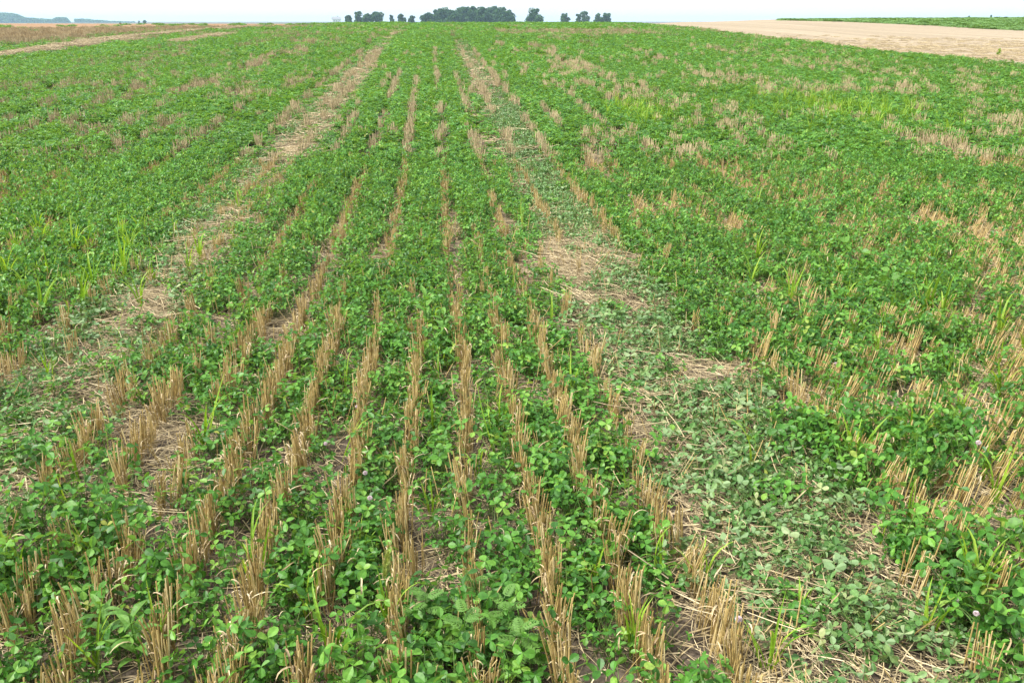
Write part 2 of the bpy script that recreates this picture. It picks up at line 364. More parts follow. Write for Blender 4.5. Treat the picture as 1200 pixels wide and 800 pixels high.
    st = (.95 - .7 * sstep(.45, .7, nrow)) * (1 - hid) + hid * (.05 + .60 * np.clip(pat * 1.1 + (1 - c) * .3 - .1, 0, 1))
    st = np.where(mid & (y < 3.6), np.maximum(st, .35), st)
    st = np.where((u < -1.0) & (y < 5), np.maximum(st * (.3 + .7 * sstep(.42, .6, n_s)), .8 * pat), st)
    st = np.where((u > 1.2) & (y < 5), np.maximum(st * (.45 + .35 * sstep(.4, .55, n_m)), .85 * pat), st)
    core = (u > -.78) & (u < .34) & (y < 4.0); st = np.where(core, np.maximum(st, .95 - (.25 + .35 * (u < -.22)) * sstep(.55, .7, nrow)), st)
    far_t = sstep(4.0, 6, y)
    st = st * (1 - np.clip(1.15 * tR, 0, 1)) * (1 - np.clip(1.1 * tL, 0, 1)) * (1 - .9 * l3)
    st = np.maximum(st, far_t * np.clip(.45 * tL + .7 * tL2 + .9 * eR + .8 * trk2 + .6 * opn, 0, .9)) * inside
    lowt = np.maximum(1 - np.abs(u + 1.7) / .75, 0) + np.maximum(1 - np.abs(u - .95) / .6, 0)
    hgt = .82 + .5 * n_m + .25 * (n_l - .5) + .10 * left - .3 * np.clip(lowt, 0, 1) - .14 * mid * (1 - hid)
    bare = 1 - sstep(.4, 1.3, ((x - .42) / .24) ** 2 + ((y - 5.3) / .75) ** 2 + (n_s - .5)); lit = np.maximum(np.maximum(lit, .30 * pat), 1.3 * bare) * inside; tr = tr * (1 - .85 * bare); c = c * (1 - .95 * bare); st = st * (1 - .8 * bare)
    return dict(u=u, k=k, du=du, c=np.clip(c, 0, 1), st=np.clip(st, 0, 1), lit=np.clip(lit, 0, 1.3), tr=np.clip(tr, 0, 1), h=hgt, pat=pat, wr=np.clip(1.6 * (l3 + l5), 0, 1), ns=n_s, nm=n_m)

def cells(y0, y1, q, margin=.9, spread=.68):
    """jittered points over the wedge of field between two distances"""
    out = []
    ys = np.arange(y0, y1, q)
    for yy in ys:
        w = spread * yy + margin; xs = np.arange(-w, w, q)
        out.append(np.stack([xs + rng.uniform(-.5, .5, len(xs)) * q, yy + rng.uniform(-.5, .5, len(xs)) * q], 1))
    return np.concatenate(out)

# ------------------------------------------------------------------ plant pieces
def leaflet(L, W, droop, fold, r):
    rows = [(0.30, .72), (.60, 1.0), (.88, .66)]
    def pt(t, sgn):
        w = W * .5 * sgn
        return (w, t * L, -droop * L * t * t + abs(sgn) * fold * W)
    V = [(0, 0, 0)]
    for t, w in rows: V += [pt(t, -w), pt(t, 0), pt(t, w)]
    V.append(pt(1.0, 0))
    F = [(0, 2, 1), (0, 3, 2), (1, 2, 5, 4), (2, 3, 6, 5), (4, 5, 8, 7), (5, 6, 9, 8), (7, 8, 10), (8, 9, 10)]
    return np.array(V), F

def trifoliate(r, L=.0225, W=.0152, tilt=0.0, nod=None):
    """three leaflets round a point, facing up, leaning with the petiole"""
    pieces = []
    for a in (0, 1.95, -1.95):
        l = L * r.uniform(.88, 1.12)
        V, F = leaflet(l, W * r.uniform(.9, 1.12), r.uniform(.0, .35), r.uniform(.05, .28), r)
        V = xf(V, rx=r.uniform(-.7, .7)); V = xf(V, ry=r.uniform(-.6, .6), rz=a + r.uniform(-.35, .35))
        pieces.append((V, F))
    return pieces

def clover_leaf_geo(r, lean, length, flat=False):
    """petiole from the crown to a trifoliate leaf; leans towards +Y"""
    n = 5; path = []; a = lean * .35; p = np.array((0., 0, 0)); step = length / (n - 1)
    for k in range(n):
        path.append(p.copy()); p = p + step * np.array((r.uniform(-.08, .08), math.sin(a), math.cos(a))); a += lean * .65 / (n - 2) if k < n - 2 else 0
    pet = tube(path, np.linspace(.0013, .0008, n), 3)
    end = path[-1]; tl = []
    ax = -lean * r.uniform(.15, .7) + r.uniform(-.55, .4)
    if flat: ax = r.uniform(-1.0, 1.0); ay = r.choice([0, 0, 0, math.pi]) + r.uniform(-.9, .9)
    else: ay = r.uniform(-.8, .8)
    for V, F in trifoliate(r):
        tl.append((xf(xf(V, rx=ax), ry=ay, t=end), F))
    return pet, tl

LEAVES = []
lr = np.random.default_rng(3)
for q in range(14):
    lean = (.15 + 1.0 * (q / 13)); ln = .165 - .045 * (q / 13) + lr.uniform(-.065, .015)
    LEAVES.append(clover_leaf_geo(lr, lean, ln))
FLAT = [clover_leaf_geo(lr, lr.uniform(1.35, 1.6), lr.uniform(.06, .12), True) for q in range(8)]

def leaf_mesh(item, name, lm):
    g = Geo(); g.add(*item[0], 0, 1)
    for V, F in item[1]: g.add(V, F, 0, 0)
    return g.mesh(name, [lm, M['petiole']])
LEAF_ME = [leaf_mesh(i, 'clover_leaf', M['clover']) for i in LEAVES]
FLAT_ME = [leaf_mesh(i, 'flattened_leaf', M['wilted']) for i in FLAT]

def plant_layout(r, n, flat=False):
    """list of (leaf index, azimuth, scale, base offset)"""
    out = []
    for k in range(n):
        q = int(r.integers(0, 8)) if flat else int(min(13, r.beta(1.2, 1.1) * 14))
        out.append((q, r.uniform(0, 2 * math.pi), r.uniform(.6, 1.15) if flat else r.choice([.5, .65, .8, .95, 1.05, 1.2]) * r.uniform(.9, 1.1), (r.normal(0, .03), r.normal(0, .03), (r.uniform(.002, .04) if flat else 0.0))))
    return out

PLANTS = [plant_layout(lr, int(lr.integers(46, 56))) for _ in range(12)]
FLATS = [plant_layout(lr, 30, True) for _ in range(8)]

def plant_mesh(lay, items, lm, name):
    g = Geo()
    for q, az, s, off in lay:
        t = lr.uniform(0, 1)
        g.add(xf(items[q][0][0], rz=az, s=s, t=off), items[q][0][1], t, 1)
        for V, F in items[q][1]: g.add(xf(V, rz=az, s=s, t=off), F, t + lr.uniform(-.06, .06), 0)
    return g.mesh(name, [lm, M['petiole']])
PLANT_ME = [plant_mesh(l, LEAVES, M['clover'], 'foliage') for l in PLANTS]
FLATP_ME = [plant_mesh(l, FLAT, M['wilted'], 'flattened_foliage') for l in FLATS]

def simple_leaf(r, s):
    V = np.array([(0, 0, 0), (-.42, .55, .12), (0, 1, -.1), (.42, .55, .12)]) * s
    return V, [(0, 2, 1), (0, 3, 2)]

def clump_mesh(r, rad, n, size, hgt, name, lm, trif=True):
    g = Geo()
    for k in range(n):
        rr = rad * math.sqrt(r.uniform()); az = r.uniform(0, 6.283); z = hgt * (1 - .5 * (rr / rad) ** 2) * r.beta(3, 1.3) * r.uniform(.75, 1.1)
        t = r.uniform(); lean = r.uniform(-.5, .5), r.uniform(-.5, .5); rz = r.uniform(0, 6.283)
        for a in ((0, 2.0, -2.0) if trif else (0, 3.14)):
            V, F = simple_leaf(r, size * r.uniform(.8, 1.2))
            V = xf(xf(V, rz=a), rx=lean[0], ry=lean[1], rz=rz, t=(rr * math.cos(az), rr * math.sin(az), z)); g.add(V, F, t)
    return g.mesh(name, lm)
MID_ME = [clump_mesh(lr, .12, 42, .030, .16, 'clover_clump', M['clover']) for _ in range(8)]
FAR_ME = [clump_mesh(lr, .22, 76, .042, .16, 'clover_mass', M['clover']) for _ in range(6)]
CREST_ME = [clump_mesh(lr, .42, 110, .07, .17, 'clover_crest', M['clover']) for _ in range(6)]

# straw stalks
def stalk_geo(r, h, rad):
    lx, ly = r.normal(0, .03), r.normal(0, .03)
    path = [(0, 0, 0), (lx * h * .35, ly * h * .35, h * .45), (lx * h * .40, ly * h * .40, h * .5), (lx * h * .45, ly * h * .45, h * .55), (lx * h, ly * h, h)]
    V, F = tube(path, [rad * 1.05, rad, rad * 1.35, rad, rad * .95], 5)
    V = [np.array(v) for v in V]
    cut = r.uniform(-.7, .7)
    for q in range(5): V[20 + q] = V[20 + q] + np.array((0, 0, cut * (V[20 + q][0] - lx * h)))
    V.append(np.array((lx * h, ly * h, h - .004)))                     # hollow, cut end
    F = F + [(20 + q, 20 + (q + 1) % 5, 25) for q in range(5)]
    return np.array(V), F
def curl_geo(r, h0, ln, w):
    """dry leaf blade hanging and curling from a stalk"""
    p = np.array((0, 0, h0)); a = r.uniform(.1, .6); path = []; n = 7; da = r.uniform(.25, .62)
    for k in range(n):
        path.append(p.copy()); p = p + ln / n * np.array((r.uniform(-.25, .25), math.sin(a), math.cos(a))); a += da
    return ribbon(path, [w * .8, w, w, w * .9, w * .8, w * .6, w * .2], .5)
STALK = [stalk_geo(lr, lr.uniform(.145, .185), lr.uniform(.0014, .0020)) for _ in range(10)]
CURL = [curl_geo(lr, lr.uniform(.04, .14), lr.uniform(.04, .085), lr.uniform(.0010, .0022)) for _ in range(8)]
def gm(VF, name, m):
    g = Geo(); g.add(VF[0], VF[1], 0); return g.mesh(name, m)
STALK_ME = [gm(s, 'stalk', M['straw']) for s in STALK]
CURL_ME = [gm(s, 'dry_leaf', M['dryleaf']) for s in CURL]
def tuft_layout(r, n, nc):
    st = [(int(r.integers(0, 10)), r.uniform(0, 6.283), r.uniform(.70, 1.06), (r.normal(0, .0085), r.uniform(-.038, .038), 0), r.normal(0, .035), r.normal(0, .05)) for _ in range(n)]
    cu = [(int(r.integers(0, 8)), r.uniform(0, 6.283), r.uniform(.7, 1.2), (r.normal(0, .014), r.uniform(-.03, .03), 0), 0, 0) for _ in range(nc)]
    return st, cu
TUFTS = [tuft_layout(lr, int(lr.integers(14, 20)), int(lr.integers(4, 8))) for _ in range(12)]
def tuft_mesh(lay, name):
    g = Geo()
    for q, az, s, off, ax, ay in lay[0]: g.add(xf(STALK[q][0], rx=ax, ry=ay, rz=az, s=s, t=off), STALK[q][1], lr.uniform(), 0)
    for q, az, s, off, ax, ay in lay[1]: g.add(xf(CURL[q][0], rz=az, s=s, t=off), CURL[q][1], lr.uniform(), 1)
    return g.mesh(name, [M['straw'], M['dryleaf']])
TUFT_ME = [tuft_mesh(l, 'stalks') for l in TUFTS]
def segment_mesh(r, ln, n, name):
    """stretch of stubble row seen from afar: thin three-sided stalks"""
    g = Geo()
    for k in range(n):
        h = r.uniform(.10, .2); b = np.array((r.normal(0, .022), r.uniform(-.5, .5) * ln, 0)); t = b + np.array((r.normal(0, .02), r.normal(0, .02), h)); w = .0028
        V, F = tube([b, t], [w, w], 3); g.add(V, F, r.uniform())
    return g.mesh(name, M['bleached'])
SEG_ME = [segment_mesh(lr, .3, 42, 'stubble_row') for _ in range(6)]
def straw_geo(r, ln):
    p = np.array((0., -ln / 2, .004)); a = 0; path = []
    for k in range(4):
        path.append(p.copy()); p = p + ln / 3 * np.array((math.sin(a), math.cos(a), r.uniform(-.02, .06))); a += r.normal(0, .12)
    return tube(path, [.0021, .002, .0021, .0018], 4)
STRAW = [straw_geo(lr, lr.uniform(.10, .26)) for _ in range(8)]
STRAW_ME = [gm(s, 'straw', M['litter']) for s in STRAW]
def litter_mesh(r, rad, n, sc_, name, thick=1.0):
    g = Geo(); main = r.uniform(0, 6.28)
    for k in range(n):
        q = int(r.integers(0, 8)); V = STRAW[q][0] * np.array((thick, 1, thick)); az = main + r.normal(0, .7)
        g.add(xf(V, rx=r.normal(0, .1), rz=az, s=r.uniform(.35, 1) * sc_, t=(r.normal(0, rad), r.normal(0, rad), r.uniform(0, .02))), STRAW[q][1], r.uniform())
    return g.mesh(name, M['litter'])
LIT_ME = [litter_mesh(lr, .075, 26, .8, 'litter') for _ in range(6)]
LITF_ME = [litter_mesh(lr, .13, 40, 1.1, 'litter_far', 1.5) for _ in range(4)]

# ------------------------------------------------------------------ instancer for what nobody could count
def scatter(name, meshes, P, rot, scl, idx, label):
    cc = bpy.data.collections.new(name + '_source')
    for q, me in enumerate(meshes): cc.objects.link(bpy.data.objects.new('%s_%02d' % (name, q), me))
    me = bpy.data.meshes.new(name); n = len(P)
    me.vertices.add(n); me.vertices.foreach_set('co', np.asarray(P, np.float32).ravel())
    for an, ty, data, key in (('rot', 'FLOAT_VECTOR', rot, 'vector'), ('scl', 'FLOAT_VECTOR', scl, 'vector')):
        at = me.attributes.new(an, ty, 'POINT'); at.data.foreach_set(key, np.asarray(data, np.float32).ravel())
    at = me.attributes.new('idx', 'INT', 'POINT'); at.data.foreach_set('value', np.asarray(idx, np.int32))
    me.update()
    o = link(name, me)
    ng = bpy.data.node_groups.new(name, 'GeometryNodeTree')
    ng.interface.new_socket('Geometry', in_out='INPUT', socket_type='NodeSocketGeometry'); ng.interface.new_socket('Geometry', in_out='OUTPUT', socket_type='NodeSocketGeometry')
    N, L = ng.nodes, ng.links
    gi, go = N.new('NodeGroupInput'), N.new('NodeGroupOutput')
    ci = N.new('GeometryNodeCollectionInfo'); ci.inputs['Collection'].default_value = cc; ci.inputs['Separate Children'].default_value = True; ci.inputs['Reset Children'].default_value = True
    ip = N.new('GeometryNodeInstanceOnPoints'); ip.inputs['Pick Instance'].default_value = True
    def na(t, nm):
        a = N.new('GeometryNodeInputNamedAttribute'); a.data_type = t; a.inputs['Name'].default_value = nm; return [s for s in a.outputs if s.enabled][0]
    e2r = N.new('FunctionNodeEulerToRotation')
    L.new(gi.outputs[0], ip.inputs['Points']); L.new(ci.outputs[0], ip.inputs['Instance'])
    L.new(na('INT', 'idx'), ip.inputs['Instance Index']); L.new(na('FLOAT_VECTOR', 'rot'), e2r.inputs[0]); L.new(e2r.outputs[0], ip.inputs['Rotation'])
    L.new(na('FLOAT_VECTOR', 'scl'), ip.inputs['Scale']); L.new(ip.outputs[0], go.inputs[0])
    md = o.modifiers.new('scatter', 'NODES'); md.node_group = ng
    tag(o, label, None, None, 'stuff')
    return o

def pack(P, tilt, smin, smax, nvar, hs=None, lean=None, rz=None):
    n = len(P)
    z = ground_z(P[:, 0], P[:, 1])
    rot = np.stack([rng.normal(0, tilt, n), rng.normal(0, tilt, n), rng.uniform(0, 6.283, n) if rz is None else rz], 1)
    if lean is not None: rot[:, :2] += lean
    s = rng.uniform(smin, smax, n); S = np.stack([s, s, s if hs is None else s * hs], 1)
    return np.column_stack([P, z]), rot, S, rng.integers(0, nvar, n)

def in_view(P, pad=0):
    """rough test: base of a plant falls inside the photograph's wedge"""
    f = P[:, 1] * math.cos(TILT) + CAM_H * math.sin(TILT); v = P[:, 1] * math.sin(TILT) - CAM_H * math.cos(TILT)
    return (f > .2) & (np.abs(P[:, 0] / f) < .6 + pad) & (v / f > -.40 - pad)

# ---- clover, near
NEAR_Y = 9.0
P = cells(.7, NEAR_Y, .090); G = grow(P[:, 0], P[:, 1])
keep = rng.uniform(size=len(P)) < G['c'] * 1.0
P = P[keep]; hh = G['h'][keep]; uu = G['u'][keep]
P3, rot, S, idx = pack(P, .10, .85, 1.18, 12, hh)
S = S * (1 - .1 * sstep(2.5, 4, P[:, 1]))[:, None] * 1.0
vis = in_view(P)
order = np.argsort(np.where(vis, P[:, 1], 1e6))
obj_ids = order[:300]; rest = np.ones(len(P), bool); rest[obj_ids] = False
scatter('clover_cover', PLANT_ME, P3[rest], rot[rest], S[rest], idx[rest], 'dense green clover cover growing between the stubble rows')

ORD = ['first', 'second', 'third', 'fourth', 'fifth', 'sixth', 'seventh', 'eighth', 'ninth', 'tenth', 'eleventh', 'twelfth', 'outermost']
def where_u(u):
    if u < -1.36: return 'beside strawy left track'
    if u < -1.0: return 'outside the outermost straw row'
    if u < .72: return 'in %s gap left of flattened track' % ORD[max(0, min(8, int((.64 - u) / RS + .999) - 1))]
    if u < 1.25: return 'inside flattened track'
    return 'in %s gap right of flattened track' % ORD[min(12, int((u - 1.21) / RS))]
def where_y(y):
    f = y * math.cos(TILT) + (CAM_H - .08) * math.sin(TILT); v = .5 - (y * math.sin(TILT) - (CAM_H - .08) * math.cos(TILT)) / f / .8      # 0 top .. 1 bottom
    for lim, w in ((.95, 'cut by bottom edge'), (.89, 'just above bottom edge'), (.82, 'low in picture'), (.75, 'three quarters down'), (.68, 'two thirds down'), (.60, 'below middle')):
        if v > lim: return w
    return 'at middle height'

for n, i in enumerate(obj_ids):
    o = empty('clover_plant', P3[i]); o.rotation_euler = rot[i]; o.scale = S[i]
    size = 'tall' if S[i][2] > 1.12 else ('low' if S[i][2] < .92 else 'leafy')
    w = '%s, %s' % (where_u(uu[i]), where_y(P[i, 1]))
    tag(o, '%s green clover plant %s' % (size, w), 'clover plant', 'clover plants ' + w)
    if n < 75:
        for q, az, s, off in PLANTS[idx[i]]:
            c = link('leaf', LEAF_ME[q], o); c.location = off; c.rotation_euler = (0, 0, az); c.scale = (s, s, s)
    else:
        link('foliage', PLANT_ME[idx[i]], o)

# ---- clover, middle distance and far
P = cells(NEAR_Y, 22, .125, 1.5); G = grow(P[:, 0], P[:, 1]); k = rng.uniform(size=len(P)) < G['c']
a = pack(P[k], .12, .85, 1.2, 8, G['h'][k]); scatter('clover_field', MID_ME, *a, 'clover carpet of the middle field, broken by tan stubble lines')
P = cells(22, 46, .24, 2); G = grow(P[:, 0], P[:, 1]); k = (rng.uniform(size=len(P)) < G['c'])
a = pack(P[k], .1, .85, 1.2, 6, G['h'][k]); scatter('clover_upper_field', FAR_ME, *a, 'clover on the upper slope of the field')
P = cells(46, 92, .42, 3); G = grow(P[:, 0], P[:, 1]); k = (rng.uniform(size=len(P)) < G['c'] * 1.0)
a = pack(P[k], .1, .85, 1.2, 6, G['h'][k]); scatter('clover_far_field', CREST_ME, *a, 'far clover reaching up to the crest of the field')

# ---- flattened clover in the wheel tracks
P = cells(.9, 14, .10); G = grow(P[:, 0], P[:, 1]); k = rng.uniform(size=len(P)) < G['tr'] * .95
P = P[k]; P3, rot, S, idx = pack(P, .1, .8, 1.15, 8)
vis = in_view(P); order = np.argsort(np.where(vis, P[:, 1], 1e6)); ids = order[:60]; rest = np.ones(len(P), bool); rest[ids] = False
scatter('flattened_clover', FLATP_ME, P3[rest], rot[rest], S[rest], idx[rest], 'pale crushed clover lying flat along the wheel tracks')
for n, i in enumerate(ids):
    o = empty('flattened_clover_plant', P3[i]); o.rotation_euler = rot[i]; o.scale = S[i]
    ui = P[i, 0] + SK * P[i, 1]
    w = '%s, %s' % ('strawy left track' if ui < 0 else ('left rim of flattened track' if ui < .86 else ('middle of flattened track' if ui < 1.0 else 'right rim of flattened track')), where_y(P[i, 1]))
    tag(o, 'crushed blue-green clover plant on %s' % w, 'clover plant', 'crushed clover plants on ' + w)
    for q, az, s, off in FLATS[idx[i]]:
        c = link('leaf', FLAT_ME[q], o); c.location = off; c.rotation_euler = (0, 0, az); c.scale = (s, s, s)
P = cells(14, 40, .3); G = grow(P[:, 0], P[:, 1]); k = rng.uniform(size=len(P)) < G['tr'] * .9
a = pack(P[k], .1, 1.0, 1.5, 8); scatter('flattened_clover_strip', FLATP_ME, *a, 'crushed clover in the far stretch of the wheel tracks')

# ---- standing stubble: tufts along the drill rows
def row_points(y0, y1, step, spread=.68, margin=.7):
    out = []
    for yy in np.arange(y0, y1, step):
        w = spread * yy + margin; ks = np.arange(math.floor((-w - R0) / RS), math.ceil((w + 9 - R0) / RS))
        u = R0 + RS * ks; y = yy + rng.uniform(-.5, .5, len(u)) * step * .9
        x = u - SK * y + rng.normal(0, .012, len(u)) + (fbm(y / .6, u * 3, 61) - .5) * .05
        m = np.abs(x) < w; out.append(np.stack([x[m], y[m]], 1))
    return np.concatenate(out)
def lean_of(u, y, ns):
    r = sstep(1.15, 1.6, u) * (1 - sstep(6, 9, y))
    e = (1 - sstep(.02, .14, np.abs(u - .66))) * (1 - sstep(4, 6, y))
    lx = .30 * r * (.4 + ns) - 0 * e; out = np.zeros((len(u), 2)); out[:, 1] = lx + rng.normal(0, .08, len(u)) + .25 * e * (ns - .3); out[:, 0] = rng.normal(0, .07, len(u)) - .05 * r
    return out
P = row_points(.9, 9, .052); G = grow(P[:, 0], P[:, 1]); k = rng.uniform(size=len(P)) < G['st']
P = P[k]; uu = G['u'][k]; ns = G['ns'][k]
P3, rot, S, idx = pack(P, .03, .88, 1.16, 12, lean=lean_of(uu, P[:, 1], ns), rz=rng.choice([0, math.pi], len(P)) + rng.normal(0, .2, len(P)))
rot[:, :2] *= np.where(np.abs(rot[:, 2:3]) > 1.6, -1, 1)
S = S * (.83 + .2 * G['nm'][k])[:, None] * (1 - .12 * sstep(3, 5, P[:, 1]))[:, None]
vis = in_view(P); order = np.argsort(np.where(vis, P[:, 1], 1e6)); ids = order[:300]; rest = np.ones(len(P), bool); rest[ids] = False
scatter('wheat_stubble', TUFT_ME, P3[rest], rot[rest], S[rest], idx[rest], 'golden cut wheat stubble standing in drill rows')
def row_name(u):
    k = int(round((.64 - u) / RS))
    if u > 1.1: return 'leaning in %s row right of flattened track' % ORD[max(0, min(12, int(round((u - 1.21) / RS))))]
    if u < -1.0: return 'outside the outermost straw row'
    return 'in %s straw row left of flattened track' % ORD[max(0, min(9, k))]
for n, i in enumerate(ids):
    o = empty('stubble_tuft', P3[i]); o.rotation_euler = rot[i]; o.scale = S[i]
    w = '%s, %s' % (row_name(uu[i]), where_y(P[i, 1]))
    tag(o, 'golden stubble tuft %s' % w, 'stubble tuft', 'stubble tufts ' + w)
    st, cu = TUFTS[idx[i]]
    if n < 90:
        for nm, ME, lay in (('stalk', STALK_ME, st), ('dry_leaf', CURL_ME, cu)):
            for q, az, s, off, ax, ay in lay:
                c = link(nm, ME[q], o); c.location = off; c.rotation_euler = (ax, ay, az); c.scale = (s, s, s)
    else:
        c = link('stalks', TUFT_ME[idx[i]], o); c['kind'] = 'stuff'
P = row_points(9, 26, .28); G = grow(P[:, 0], P[:, 1]); k = rng.uniform(size=len(P)) < G['st']
a = pack(P[k], .05, .85, 1.15, 6, rz=rng.normal(0, .1, k.sum())); scatter('stubble_rows', SEG_ME, *a, 'tan stubble showing through the clover in the middle field')
P = cells(26, 60, .42, 3); G = grow(P[:, 0], P[:, 1]); k = rng.uniform(size=len(P)) < G['pat'] * .9 + .1 * (1 - G['c'])
k &= G['u'] < edge_u(P[:, 1])
a = pack(P[k], .05, 1.0, 1.4, 6); scatter('far_stubble', SEG_ME, *a, 'pale stubble patches in the far field')
# straw on the harvested field
P = cells(16, 48, .3, 3); u = P[:, 0] + SK * P[:, 1]; k = (u > edge_u(P[:, 1]) + .1) & (rng.uniform(size=len(P)) < .5 * (1 - sstep(20, 46, P[:, 1])))
a = pack(P[k], .05, .7, 1.1, 4); a[0][:, 2] += .05; scatter('harvested_straw', LITF_ME, *a, 'pale straw covering the harvested field')

# ---- straw lying on the ground
P = cells(.9, 9, .085); G = grow(P[:, 0], P[:, 1]); k = rng.uniform(size=len(P)) < np.clip(G['lit'] * 1.6 + .5, 0, 1)
a = pack(P[k], .08, .8, 1.2, 6); a[0][:, 2] += rng.uniform(0, .05, k.sum()) * np.clip(G['lit'][k], 0, 1); scatter('straw_litter', LIT_ME, *a, 'scattered straw and chaff on the soil')
P = cells(1.2, 12, .085); G = grow(P[:, 0], P[:, 1]); k = rng.uniform(size=len(P)) < np.clip(G['lit'] - .55, 0, 1) * 1.8 * (G['u'] < 0) + np.clip(G['lit'] - .8, 0, 1) * (G['u'] > 0)
a = pack(P[k], .1, .9, 1.25, 6); a[0][:, 2] += rng.uniform(.01, .075, k.sum()); scatter('straw_drift', LIT_ME, *a, 'thick pale straw heaped along the wheel tracks')
P = cells(9, 60, .2, 2); G = grow(P[:, 0], P[:, 1]); k = rng.uniform(size=len(P)) < G['lit'] * 1.0
a = pack(P[k], .05, .9, 1.3, 4); a[0][:, 2] += .13 * G['wr'][k] + .05 * np.clip(G['lit'][k], 0, 1); scatter('straw_windrow', LITF_ME, *a, 'straw lying in the far wheel tracks')
P = cells(1.3, 3.4, .055); G = grow(P[:, 0], P[:, 1]); k = (rng.uniform(size=len(P)) < G['lit'] * .8) & in_view(P) & (G['tr'] + G['lit'] > .3); P = P[k]
P = P[np.argsort(P[:, 1])][:170]
for n, p in enumerate(P):
    u = p[0] + SK * p[1]; o = link('loose_straw', STRAW_ME[n % 8])
    tz = .012 + rng.uniform(0, .03)
    o.location = (p[0], p[1], float(ground_z(p[0], p[1])) + tz); o.rotation_euler = (rng.normal(0, .12), 0, -.55 + rng.normal(0, .65)); s = rng.uniform(.7, 1.35); o.scale = (1.1, s, 1.1)
    side = 'flattened wheel track' if u > .6 else ('strawy wheel track at the left' if u < -1.2 else 'ground between stubble rows')
    w = 'on the %s, %s' % (side, where_y(p[1]))
    tag(o, '%s loose straw lying %s' % ('long' if s > 1.05 else 'short', w), 'straw', 'loose straws ' + w)

def stray_mesh(r):
    g = Geo()
    for k in range(5):
        if r.uniform() < .5:
            V, F = STALK[int(r.integers(0, 10))]; g.add(xf(V, rx=r.normal(0, .35), ry=r.normal(0, .35), rz=r.uniform(0, 6.28), s=r.uniform(.7, 1.0), t=(r.normal(0, .05), r.normal(0, .05), 0)), F, r.uniform(), 0)
        else:
            V, F = CURL[int(r.integers(0, 8))]; g.add(xf(V, rx=r.normal(0, .5), rz=r.uniform(0, 6.28), s=r.uniform(.7, 1.3), t=(r.normal(0, .06), r.normal(0, .06), r.uniform(0, .05))), F, r.uniform(), 1)
    return g.mesh('stray', [M['straw'], M['dryleaf']])
P = cells(1.0, 7, .17); G = grow(P[:, 0], P[:, 1]); k = (rng.uniform(size=len(P)) < .55) & (G['u'] < EDGE_U)
a = pack(P[k], .1, .8, 1.1, 6); scatter('stray_straw', [stray_mesh(lr) for _ in range(6)], *a, 'stray straws and curled dry leaves caught among the clover')

# ------------------------------------------------------------------ grasses, flowers and weeds that stand out
def blade_geo(r, ln, w, bend):
    n = 9; p = np.array((0., 0, 0)); a = r.uniform(.02, .2); path = []
    for k in range(n):
        path.append(p.copy()); p = p + ln / (n - 1) * np.array((r.uniform(-.05, .05), math.sin(a), math.cos(a))); a += bend * (k / n) ** 1.3
    return ribbon(path, [w * .55, w * .8, w, w, w * .95, w * .85, w * .65, w * .4, w * .05], .35)
BLADE_ME = [gm(blade_geo(lr, .30, .0056, b), 'blade', M['grass']) for b in (.08, .2, .35, .5, .7, .95)]
g = Geo()
for k in range(420):
    t = lr.uniform(); az = lr.uniform(0, 6.28); rr = .0055 * math.sin(math.pi * (.12 + .85 * t)) ** .6
    b = np.array((math.cos(az) * rr * .3, math.sin(az) * rr * .3, .075 * t)); e = b + np.array((math.cos(az) * rr * 2, math.sin(az) * rr * 2, .012)); sd = np.array((-math.sin(az), math.cos(az), 0)) * .0012
    g.add([b - sd, b + sd, e], [(0, 1, 2)], lr.uniform() * .3)
HEAD_ME = g.mesh('seed_head', M['foxtail'])
STEM_ME = gm(tube([(0, 0, 0), (.004, .01, .12), (.002, .02, .24)], [.0016, .0013, .001], 4), 'stem', M['grass'])

